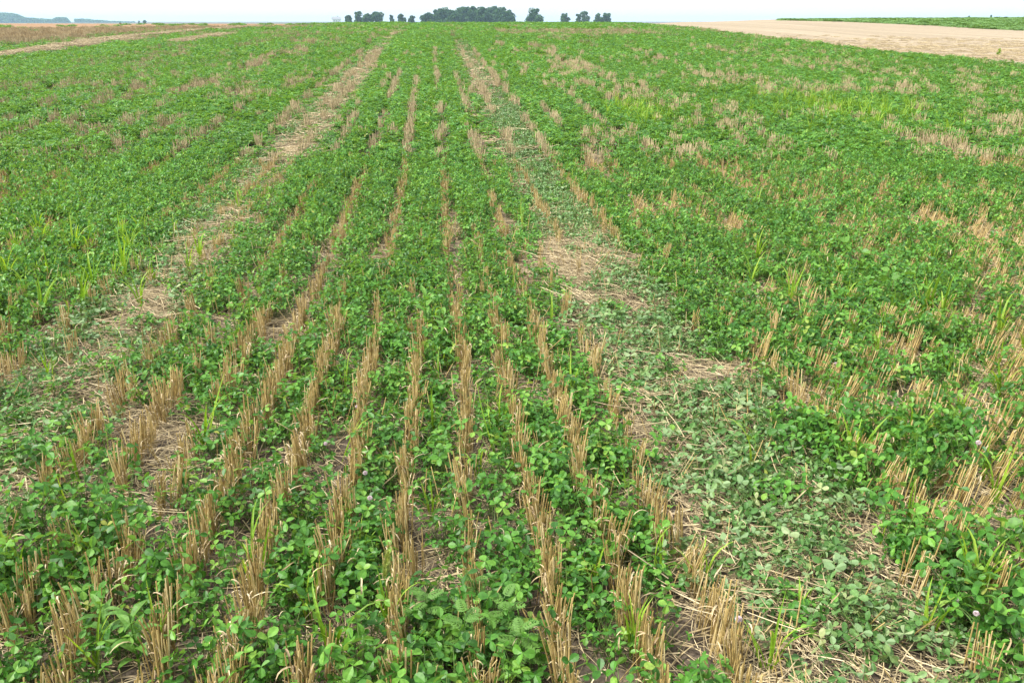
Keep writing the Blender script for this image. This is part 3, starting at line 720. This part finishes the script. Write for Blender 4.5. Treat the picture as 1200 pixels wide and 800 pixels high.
GRASS = [  # x, y, scale, blades, label
 (1.17, 2.58, 1.05, 6, 'tall bright grass tuft amid leaning stubble beyond the flattened track'),
 (1.39, 2.68, 1.0, 6, 'wide-bladed grass tuft between two leaning stubble clumps'),
 (1.65, 2.88, .85, 5, 'forked yellow-green grass tuft behind the pink thistle-like blossom'),
 (1.52, 2.34, .95, 5, 'grass tuft beside the pink blossom at the picture edge'),
 (1.47, 2.05, 1.0, 4, 'arching grass blades at the lower right picture edge'),
 (1.21, 1.87, 1.15, 7, 'dense upright bright grass tuft next to the white clover blossoms'),
 (.22, 1.92, .85, 4, 'broad-bladed grass tuft between the two straw rows nearest the track'),
 (.52, 1.92, .9, 5, 'bright grass tuft standing against the last straw row before the track'),
 (.40, 1.95, .8, 5, 'thin upright grass tuft between two short stubble tufts near the track'),
 (.29, 1.67, .9, 4, 'yellowish curled grass blades at the bottom edge of the picture'),
 (.60, 1.60, .85, 6, 'spreading pale grass rosette at the bottom edge beside the track'),
 (-.42, 1.64, 1.0, 5, 'long arching grass tuft at the bottom beside the central straw row'),
 (-.70, 1.94, 1.05, 4, 'bright grass blade tuft leaning across the third straw row'),
 (-1.1, 2.74, 1.1, 3, 'drooping pale grass blades above the ragged stubble'),
 (-1.93, 3.28, .9, 4, 'grass tuft beside the strawy wheel track'),
 (-1.34, 1.94, 1.0, 4, 'yellow-green bent grass at the lower left picture edge'),
 (-.04, 2.88, .9, 4, 'small bright grass tuft in the middle between two straw rows'),
 (-2.06, 4.7, .9, 5, 'faint grass tuft beyond the strawy wheel track'),
 (-2.69, 4.78, 1.0, 5, 'loose grass tuft farthest out on the left'),
 (1.03, 1.73, .8, 4, 'grass tuft at the foot of the white clover blossoms'),
 (-.85, 1.67, .85, 5, 'grass tuft among leafy weeds at the bottom left'),
 (-.43, 2.05, .8, 4, 'thin grass tuft beside the pale pink blossoms'),
 (-.25, 2.29, .7, 3, 'low grass tuft just right of the central straw row'),
 (-.11, 2.5, .75, 3, 'low arching grass tuft left of the second central straw row'),
 (1.65, 3.57, .9, 5, 'upright grass tuft further up the leaning stubble'),
 (1.86, 3.37, .85, 5, 'short grass tuft among leaning stubble near the picture edge'),
 (2.14, 3.47, .95, 4, 'tall single-stemmed grass tuft at the right picture edge'),
 (1.92, 6.67, 1.0, 5, 'hazy grass tuft in the clover beyond the stubble patch'),
 (2.11, 4.17, .95, 6, 'yellow-green grass tuft below the large pale leaves'),
 (1.92, 4.78, .9, 4, 'slender grass tuft near the large pale leaves'),
 (-2.48, 5.36, 1.0, 5, 'yellowish grass tuft deep in the left clover'),
 (1.56, 2.5, .8, 3, 'sparse grass tuft under the pink blossom'),
 (.74, 1.80, .7, 3, 'small grass tuft at the left rim of the flattened track'),
 (-.52, 1.8, .8, 4, 'pale drooping grass tuft between fifth and sixth straw rows'),
 (-.98, 1.61, .8, 4, 'grass tuft at the bottom left corner'),
 (-.43, 3.28, .8, 3, 'bent grass blades above the central straw row'),
 (-.3, 3.47, .8, 3, 'hooked grass blade beside the light green broadleaf weed'),
 (1.30, 3.1, .8, 4, 'grass tuft at the rim of the flattened track, halfway up'),
 (2.6, 5.1, .9, 5, 'grass tuft in front of the largest stubble patch')]
gr = np.random.default_rng(8)
for x, y, s, nb, lab in GRASS:
    o = empty('grass_tuft', (x, y, float(ground_z(x, y))), gr.uniform(0, 6.28), s * .8)
    tag(o, lab, 'grass', 'grass tufts in the clover')
    nb += 2
    for b in range(nb):
        c = link('blade', BLADE_ME[int(gr.integers(0, 6))], o); c.location = (gr.normal(0, .008), gr.normal(0, .008), 0)
        c.rotation_euler = (gr.normal(0, .1), gr.normal(0, .1), b * 6.283 / nb + gr.uniform(-.6, .6)); q = gr.uniform(.6, 1.15); c.scale = (gr.uniform(.7, 1.25), q, q)
o = empty('foxtail_grass', (-.30, 1.72, 0), .6); tag(o, 'pale green bristly foxtail head in front of the central straw row', 'foxtail')
c = link('stem', STEM_ME, o); c.scale = (1, 1, .8); c = link('seed_head', HEAD_ME, o); c.location = (.002, .018, .188); c.rotation_euler = (.15, .1, 0)
for b in range(3):
    c = link('blade', BLADE_ME[1 + b], o); c.rotation_euler = (0, 0, 2.1 * b); c.scale = (.9, .7, .7)
# yellow-green grass patches further out
P = np.concatenate([np.stack([gr.normal(4.6, .7, 330), gr.normal(12.8, 1.0, 330)], 1), np.stack([gr.normal(1.75, .2, 90), gr.normal(12.1, .7, 90)], 1), np.stack([gr.normal(-2.6, .5, 40), gr.normal(5.2, .5, 40)], 1), np.stack([gr.normal(2.0, .6, 30), gr.normal(3.9, .7, 30)], 1)])
def tuft_blades(r):
    g = Geo()
    for b in range(6):
        V, F = blade_geo(r, r.uniform(.2, .32), .006, r.choice([.08, .2, .4, .7])); g.add(xf(V, rz=r.uniform(0, 6.28)), F, r.uniform())
    return g.mesh('grass', M['grass'])
a = pack(P, .1, .6, 1.05, 4); scatter('grass_patch', [tuft_blades(gr) for _ in range(4)], *a, 'yellow-green grass growing through the far clover')

P = cells(1.2, 9, .27); G = grow(P[:, 0], P[:, 1]); k = rng.uniform(size=len(P)) < (.35 + .3 * (G['u'] > 1.2) + .2 * (G['u'] < -.8)) * np.clip(G['c'] + .2, 0, 1)
def thin_blades(r):
    g = Geo()
    for b in range(3):
        V, F = blade_geo(r, r.uniform(.16, .30), r.uniform(.0022, .0045), r.choice([.1, .3, .5, .8])); g.add(xf(V, rx=r.normal(0, .2), rz=r.uniform(0, 6.28)), F, r.uniform())
    return g.mesh('grass', M['grass'])
a = pack(P[k], .15, .6, 1.05, 6); scatter('wild_grass', [thin_blades(gr) for _ in range(6)], *a, 'thin stray grass blades growing through the near clover')

g = Geo()
for k in range(90):
    z = 1 - 2 * (k + .5) / 90; az = k * 2.39996; d = np.array((math.cos(az) * math.sqrt(1 - z * z), math.sin(az) * math.sqrt(1 - z * z), z * .95 + .1)); b = d * .004; e = d * .0125 * gr.uniform(.9, 1.1)
    a1 = np.cross(d, (0.2, 0.3, 1)); a1 /= np.linalg.norm(a1); a2 = np.cross(d, a1); m_ = d * .0095
    g.add([b, m_ + a1 * .0017, m_ + a2 * .0017, m_ - a1 * .0017, m_ - a2 * .0017, e], [(0, 1, 2), (0, 2, 3), (0, 3, 4), (0, 4, 1), (5, 2, 1), (5, 3, 2), (5, 4, 3), (5, 1, 4)], gr.uniform())
BLOOM_ME = g.mesh('flower_head', M['flower'])
FSTEM_ME = gm(tube([(0, 0, 0), (.004, .002, .09), (0, 0, .17)], [.0015, .0013, .0011], 4), 'stem', M['petiole'])
for x, y, s, lab in [(-.46, 2.36, 1.1, 'pale pink clover blossom above its fellow, left of the central straw row'), (-.42, 2.2, 1.15, 'whitish pink clover blossom nearest the central straw row'),
     (-.63, 2.58, 1.0, 'mauve clover blossom between third and fourth straw rows from centre'), (.53, 1.64, 1.25, 'pale clover blossom at the bottom edge beside the flattened track'),
     (1.09, 1.74, 1.05, 'upper white clover blossom of the pair beside the tall grass'), (1.115, 1.69, 1.05, 'lower white clover blossom of the pair beside the tall grass'),
     (1.54, 2.52, 1.3, 'mauve blossom on a tall stem among leaning stubble'), (-.58, 2.9, .9, 'small white blossom in the gap beside the third straw row'), (.95, 6.9, 1.1, 'tiny white blossom far up beside the flattened track'),
     (-4.1, 10.3, 1.2, 'tiny white blossom in the tall clover far left'), (-2.9, 11.5, 1.2, 'tiny white blossom beyond the strawy track'), (1.35, 3.3, 1.0, 'small white blossom at the far rim of the flattened track')]:
    o = empty('clover_flower', (x, y, float(ground_z(x, y))), gr.uniform(0, 6), s * .66); tag(o, lab, 'flower', 'clover blossoms')
    link('stem', FSTEM_ME, o); c = link('flower_head', BLOOM_ME, o); c.location = (0, 0, .172); c.scale = (.9, .9, .85); c = link('leaf', LEAF_ME[3], o); c.rotation_euler = (0, 0, 2); c.scale = (.8, .8, .8)

# feathery weed: pinnate leaves on an upright stem
def pinnate_geo(r, ln):
    V = []; F = []
    def lobe(base, ang, l, w):
        n = len(V); d = np.array((math.sin(ang), math.cos(ang), 0)); s_ = np.array((d[1], -d[0], 0)); b = np.array(base)
        pts = [b - s_ * w * .35, b + d * l * .4 - s_ * w, b + d * l, b + d * l * .4 + s_ * w, b + s_ * w * .35]
        for p in pts: V.append((p[0], p[1], base[2] - .25 * np.linalg.norm(p - b)))
        F.extend([(n, n + 1, n + 2), (n, n + 2, n + 4), (n + 4, n + 2, n + 3)])
    m = 6
    for k in range(m):
        t = .18 + .7 * k / (m - 1); z = .25 * ln * t - .45 * ln * t * t; L_ = ln * .38 * math.sin(math.pi * (.2 + .75 * t)) + .004
        for sg in (-1, 1):
            lobe((0, t * ln, z), sg * 1.0, L_, .005); lobe((sg * L_ * .35, t * ln + L_ * .22, z - .002), sg * .45, L_ * .5, .004); lobe((sg * L_ * .35, t * ln + L_ * .22, z - .002), sg * 1.6, L_ * .4, .0035)
    lobe((0, ln * .88, -.13 * ln), 0, ln * .2, .006)
    n = len(V); V.extend([(-.001, 0, 0), (.001, 0, 0), (.001, ln * .5, .015 * ln), (-.001, ln * .5, .015 * ln), (0, ln * .95, -.16 * ln)]); F.extend([(n, n + 1, n + 2, n + 3), (n + 3, n + 2, n + 4)])
    return V, F
PIN_ME = [gm(pinnate_geo(gr, .085), 'leaf', M['weed']) for _ in range(3)]
WSTEM_ME = gm(tube([(0, 0, 0), (.003, -.002, .1), (0, .002, .19)], [.0026, .0022, .0014], 5), 'stem', M['weed'])
for x, y, s, lab in [(-.21, 1.72, 1.0, 'feathery-leaved weed just right of the central straw row'), (-.11, 1.64, 1.05, 'feathery-leaved weed nearest the bottom edge in the middle'), (-.02, 1.71, 1.0, 'feathery-leaved weed left of the golden straw row'), (-.1, 1.8, .9, 'smaller feathery-leaved weed behind its three neighbours'), (.02, 1.60, 1.0, 'feathery-leaved weed at the foot of the golden straw row')]:
    o = empty('feathery_weed', (x, y, 0), gr.uniform(0, 6), s * .78); tag(o, lab, 'weed', 'feathery weeds'); link('stem', WSTEM_ME, o)
    for k in range(13):
        c = link('leaf', PIN_ME[k % 3], o); z = .04 + .15 * k / 12; c.location = (0, 0, z); c.rotation_euler = (.5 - .6 * (1 - k / 12) + gr.normal(0, .1), 0, k * 2.4); q = 1.15 - .5 * k / 12; c.scale = (q, q, q)
# lance-leaved weed
def lance_geo(r, ln, w):
    path = []; p = np.array((0., 0, 0)); a = .75
    for k in range(7): path.append(p.copy()); p = p + ln / 6 * np.array((0, math.sin(a), math.cos(a))); a += .2
    return ribbon(path, [w * .2, w * .7, w, w * .95, w * .7, w * .4, w * .02], .3)
LANCE_ME = gm(lance_geo(gr, .085, .012), 'leaf', M['weed'])
for x, y, s, lab in [(-.41, 3.85, 1.25, 'light green broadleaf weed standing between the central straw rows'), (-.31, 3.68, 1.15, 'second light green broadleaf weed, right of the taller one'), (-.87, 1.60, 1.0, 'leafy light green weed at the bottom left'), (-.97, 1.66, .9, 'lower leafy weed beside the light green one at the bottom left')]:
    o = empty('broadleaf_weed', (x, y, 0), gr.uniform(0, 6), s); tag(o, lab, 'weed', 'light green broadleaf weeds'); link('stem', WSTEM_ME, o)
    for k in range(11):
        c = link('leaf', LANCE_ME, o); z = .05 + .135 * k / 10; c.location = (0, 0, z); c.rotation_euler = (gr.normal(0, .15), 0, k * 2.4); q = 1.1 - .4 * k / 10; c.scale = (q, q, q)
# round-leaved weed
def round_geo(r, rad):
    V = [(0, 0, .0)]; n = 12
    for ring, f in ((1, .55), (2, 1.0)):
        for k in range(n):
            a = 6.283 * k / n; f2 = f * (1 - .22 * (abs(math.atan2(math.sin(a + 1.571), math.cos(a + 1.571))) < .4)) * (1 + .05 * math.sin(5 * a)); V.append((rad * f2 * math.cos(a), rad * f2 * math.sin(a) + rad * .8, (.10 + .05 * math.sin(3 * a)) * rad * f * f))
    V[0] = (0, rad * .8, 0)
    F = [(0, 1 + k, 1 + (k + 1) % n) for k in range(n)] + [(1 + k, 13 + k, 13 + (k + 1) % n, 1 + (k + 1) % n) for k in range(n)]
    return V, F
def round_leaf(r):
    g = Geo(); g.add(*tube([(0, 0, 0), (0, .02, .09), (0, .05, .16)], [.0018, .0015, .0012], 4)); V, F = round_geo(r, .021); V = np.array(V); V[:, 2] += np.abs(V[:, 0]) * .5; g.add(xf(V, rx=.35, t=(0, .05, .16)), F); return g.mesh('leaf', M['weed'])
ROUND_ME = round_leaf(gr)
for x, y, s, nl, lab in [(-.93, 3.42, 1.15, 3, 'big pale round leaf rising over the second outermost straw row'), (.41, 3.68, 1.1, 3, 'round bright leaf at the left rim of the flattened track'), (1.34, 1.98, 1.15, 4, 'round toothed leaves beside the stubble at the lower right'),
     (2.06, 4.96, 1.4, 5, 'large pale leaves in front of the largest stubble patch'), (1.99, 4.3, 1.4, 5, 'large pale yellow-green leaves nearer than their likeness'), (-1.37, 2.1, 1.0, 4, 'round green leaves at the left picture edge'), (1.22, 1.62, 1.1, 4, 'round pale leaves in the lower right corner')]:
    o = empty('round_leaf_weed', (x, y, 0), gr.uniform(0, 6), s * .9); tag(o, lab, 'weed', 'round-leaved weeds')
    for k in range(nl):
        c = link('leaf', ROUND_ME, o); c.rotation_euler = (gr.normal(0, .2), gr.normal(0, .2), k * 6.283 / nl + gr.uniform(-.3, .3)); q = gr.uniform(.75, 1.1); c.scale = (q, q, q)

# ------------------------------------------------------------------ crop strip on the rise to the right
def strip_near(x, y): return 62 + np.clip(.56 - x / np.maximum(y, 1), -.1, .4) * 150
P = cells(55, 128, .62, 2, .72); a_ = P[:, 0] / P[:, 1]; k = (a_ > .295) & (P[:, 1] > strip_near(P[:, 0], P[:, 1])) & (P[:, 1] < 126 + 30 * (a_ - .3))
a = pack(P[k], .1, .9, 1.3, 6, np.full(k.sum(), .6)); 
CROP_ME = [clump_mesh(lr, .5, 90, .10, .3, 'crop_clump', M['crop']) for _ in range(6)]
scatter('crop_strip', CROP_ME, *a, 'green strip of row crop on the rise behind the harvested field')

# ------------------------------------------------------------------ trees on the skyline
def tree_mesh(r, w, h, n, leaf, bushy):
    g = Geo(); nb = 15 if bushy else 11; blobs = []
    for k in range(nb):
        t = k / (nb - 1); z = h * (.12 + .76 * t) if not bushy else h * (.15 + .68 * r.uniform())
        wz = w * .5 * math.sin(math.pi * min(.95, .22 + .7 * z / h)) ; az = r.uniform(0, 6.28); rr = wz * r.uniform(.25, .75)
        blobs.append((rr * math.cos(az), rr * math.sin(az), z, w * r.uniform(.10, .21)))
    blobs += [(r.normal(0, w * .12), 0, h * r.uniform(.8, .93), w * r.uniform(.06, .13)) for _ in range(3)] + [(0, 0, h * .5, w * .25), (w * .15, 0, h * .25, w * .22), (-w * .15, 0, h * .25, w * .22)]
    for k in range(n):
        bx, by, bz, br = blobs[int(r.integers(0, len(blobs)))]
        d = r.normal(size=3); d /= np.linalg.norm(d); q = br * r.uniform(.35, 1) ** .5 * r.uniform(.85, 1.15); p = np.array((bx, by, bz)) + d * q * np.array((1, 1, .85))
        if p[2] < .06 * h: continue
        V = np.array([(-.5, -.3, 0), (.5, -.3, .1), (.35, .5, -.05), (-.4, .4, .1)]) * leaf * r.uniform(.6, 1.3)
        g.add(xf(V, rx=r.uniform(-1.2, 1.2), ry=r.uniform(-1.2, 1.2), rz=r.uniform(0, 6.28), t=p), [(0, 1, 2, 3)], r.uniform())
    crown = g.mesh('crown', M['tree'])
    g = Geo(); g.add(*tube([(0, 0, -.5), (.1, 0, h * .2), (0, .1, h * .5), (.05, 0, h * .78)], [w * .035 + min(.1, .02 * w), w * .028 + min(.08, .015 * w), w * .018 + min(.05, .01 * w), min(.04, .01 * w)], 7))
    for bx, by, bz, br in blobs[::2]: g.add(*tube([(0, .05, h * .25), (bx * .5, by * .5, (h * .25 + bz) * .55), (bx, by, bz)], [min(.12, .012 * w), min(.09, .009 * w), min(.04, .004 * w)], 5))
    return crown, g.mesh('trunk', M['bark'])
tr_ = np.random.default_rng(4)
FX = math.cos(TILT) * 1000
def skyline(px, dist):        # sideways offset on the skyline for a bearing
    r1 = .373; return (px - 600) / 1000 * dist / (r1 * math.sin(TILT) + math.cos(TILT))
def tree(px, wpx, top, dist, lab, group, dens=1.0, name='skyline_tree', cat='tree', m=None):
    x = skyline(px, dist); z = float(ground_z(x, dist)); w = wpx / 1068. * dist; h = CAM_H + (25 - top) / 1068. * dist - z
    o = empty(name, (x, dist, z)); tag(o, lab, cat, group)
    cr, tk = tree_mesh(tr_, w, h, int(3000 * dens), .11 * w ** .5 * dist / 900 + min(.5, .09 * w), w > h * .8)
    if m: cr.materials[0] = m
    link('crown', cr, o); link('trunk', tk, o)
SKY = 'trees on the skyline'
tree(409, 11, 18.5, 620, 'small round tree at the left end of the short skyline clump', SKY)
tree(420, 15, 14.5, 640, 'taller second tree of the short skyline clump', SKY)
tree(431, 16, 16.5, 610, 'middle tree of the short skyline clump', SKY)
tree(442, 20, 14.8, 620, 'broad dark tree at the right end of the short skyline clump', SKY)
tree(459, 8, 18, 640, 'narrow thin tree just right of the short skyline clump', SKY, .6)
tree(471, 13, 17.3, 640, 'small tree left of the long grove with a gap beside it', SKY)
tree(483, 11, 19, 650, 'low bush-like tree nearest the left end of the long grove', SKY)
gro = [(502, 17, 17), (511, 18, 13.5), (520, 20, 10.5), (530, 18, 13), (539, 20, 9), (549, 20, 8.6), (559, 20, 9), (568, 20, 9), (577, 20, 8.8), (586, 20, 10), (594, 16, 13), (600, 10, 18)]
for k, (px, w, t) in enumerate(gro):
    nth = ['leftmost low', 'second', 'third', 'fourth', 'fifth', 'sixth', 'seventh', 'eighth', 'ninth', 'tenth', 'eleventh', 'rightmost low'][k]
    tree(px, w * 1.3, t, 600 + (k * 37) % 50, '%s tree of the long dark skyline grove, counted from the left' % nth, 'trees of the long skyline grove', 1.1)
tree(627, 27, 11.5, 600, 'lone wide tree right of the long grove', SKY, .8)
tree(662, 14, 16, 620, 'small tree standing alone between two wider ones', SKY, .7)
tree(677, 10, 17, 620, 'short leaning tree beside the thin tall one', SKY, .6)
tree(685, 14, 13, 640, 'thin open-crowned tree in the right skyline group', SKY, .5)
tree(701, 12, 16, 620, 'second tree from the right end of the skyline group', SKY, .7)
tree(710, 14, 15.5, 620, 'rightmost tree of the skyline group above the clover', SKY, .8)
tree(163, 3, 24.5, 900, 'left of two tiny far trees on the left horizon', 'tiny far trees', .3)
tree(170, 5, 23.8, 900, 'right of two tiny far trees on the left horizon', 'tiny far trees', .3)
tree(141, 3, 27, 160, 'tiny dark shrub on the brown field', 'shrubs on the fields', .2, 'shrub', 'shrub')
tree(1134, 4, 19.2, 420, 'tiny grey shrub on the right horizon', 'shrubs on the fields', .3, 'shrub', 'shrub')
tree(1160, 4, 18.2, 420, 'rightmost tiny shrub on the horizon above the crop strip', 'shrubs on the fields', .3, 'shrub', 'shrub')
tree(1177, 7, 55, 26, 'small yellow-green weed bush on the harvested field', 'shrubs on the fields', .15, 'shrub', 'shrub', M['grass'])

# far blue wood on the left horizon
def wood(name, prof, dist, lab):
    g = Geo(); r = tr_
    for (p0, t0), (p1, t1) in zip(prof[:-1], prof[1:]):
        for k in range(int(70 * (p1 - p0))):
            t = r.uniform(); px = p0 + (p1 - p0) * t; top = t0 + (t1 - t0) * t + 1.4 * (fbm(np.array([px / 5.0]), np.array([.5]), 3)[0] - .5)
            d = dist + r.uniform(0, 120); x = skyline(px, d); z = float(ground_z(x, d)); H_ = CAM_H + (25 - top) / 1068. * d - z
            zz = z + H_ * (1 - r.uniform() ** 1.5 * .9); s = r.uniform(2.5, 5)
            V = np.array([(-.5, -.3, 0), (.5, -.3, .1), (.35, .5, -.05), (-.4, .4, .1)]) * s
            g.add(xf(V, rx=r.uniform(-1.3, 1.3), ry=r.uniform(-1.3, 1.3), rz=r.uniform(0, 6.28), t=(x, d, zz - s * .3)), [(0, 1, 2, 3)], r.uniform())
    o = link(name, g.mesh(name, M['tree'])); tag(o, lab, None, None, 'stuff')
wood('far_woodland', [(-70, 17), (-20, 15.5), (14, 16), (22, 17.5), (33, 21.5), (45, 22), (62, 23), (67, 21), (79, 21), (82, 25)], 1900, 'hazy blue woodland on the left horizon')
wood('far_treeline', [(88, 22.5), (104, 22.5), (112, 23.5), (130, 25), (158, 25.8)], 2100, 'thin hazy treeline fading along the left horizon')

# far farmhouse
d = 1500.; x = skyline(394.5, d); z = float(ground_z(x, d)); o = empty('farmhouse', (x, d, z), .25)
tag(o, 'tiny pale gabled farmhouse on the skyline left of the tree clump', 'house')
W, Dp, Hw, Hr = 7.0, 5.0, 7.2, 3.6
me = mesh_np('wall', [(-W, -Dp, 0), (W, -Dp, 0), (W, Dp, 0), (-W, Dp, 0), (-W, -Dp, Hw), (W, -Dp, Hw), (W, Dp, Hw), (-W, Dp, Hw), (-W, 0, Hw + Hr - .1), (W, 0, Hw + Hr - .1)],
             [(0, 1, 5, 4), (1, 2, 6, 9, 5), (2, 3, 7, 6), (3, 0, 4, 8, 7)], M['wallpaint']); link('wall', me, o)
e = .5; me = mesh_np('roof', [(-W - e, -Dp - e, Hw - .2), (W + e, -Dp - e, Hw - .2), (W + e, 0, Hw + Hr), (-W - e, 0, Hw + Hr), (-W - e, Dp + e, Hw - .2), (W + e, Dp + e, Hw - .2)] + [(-W - e, -Dp - e, Hw - .5), (W + e, -Dp - e, Hw - .5), (W + e, Dp + e, Hw - .5), (-W - e, Dp + e, Hw - .5)],
             [(0, 1, 2, 3), (3, 2, 5, 4), (6, 7, 1, 0), (9, 8, 5, 4)], M['shingle']); rf = link('roof', me, o)
V, F = tube([(2, 0, Hw + 2), (2, 0, Hw + Hr + 1.4)], [.7, .7], 4, True); link('chimney', mesh_np('chimney', V, F, M['shingle']), rf)
for wx in (-4, 0, 4):
    w = link('window', mesh_np('window', [(wx - .6, -Dp - .05, 3.4), (wx + .6, -Dp - .05, 3.4), (wx + .6, -Dp - .05, 5), (wx - .6, -Dp - .05, 5)], [(0, 1, 2, 3)], M['glass']), o)

# ------------------------------------------------------------------ haze
hm = bpy.data.materials.new('pale_haze'); hm.use_nodes = True
for n in list(hm.node_tree.nodes): hm.node_tree.nodes.remove(n)
ho = hm.node_tree.nodes.new('ShaderNodeOutputMaterial'); pv = hm.node_tree.nodes.new('ShaderNodeVolumePrincipled')
pv.inputs['Color'].default_value = (.52, .76, 1, 1); pv.inputs['Density'].default_value = .00021; pv.inputs['Anisotropy'].default_value = .2
hm.node_tree.links.new(pv.outputs[0], ho.inputs['Volume'])
b = 5600.; z0, z1 = -4.5, 26.
V = [(-b, -b, z0), (b, -b, z0), (b, b, z0), (-b, b, z0), (-b, -b, z1), (b, -b, z1), (b, b, z1), (-b, b, z1)]
hz = link('haze', mesh_np('haze', V, [(3, 2, 1, 0), (4, 5, 6, 7), (0, 1, 5, 4), (1, 2, 6, 5), (2, 3, 7, 6), (3, 0, 4, 7)], hm))
tag(hz, 'thin pale summer haze over the whole field', None, None, 'stuff')
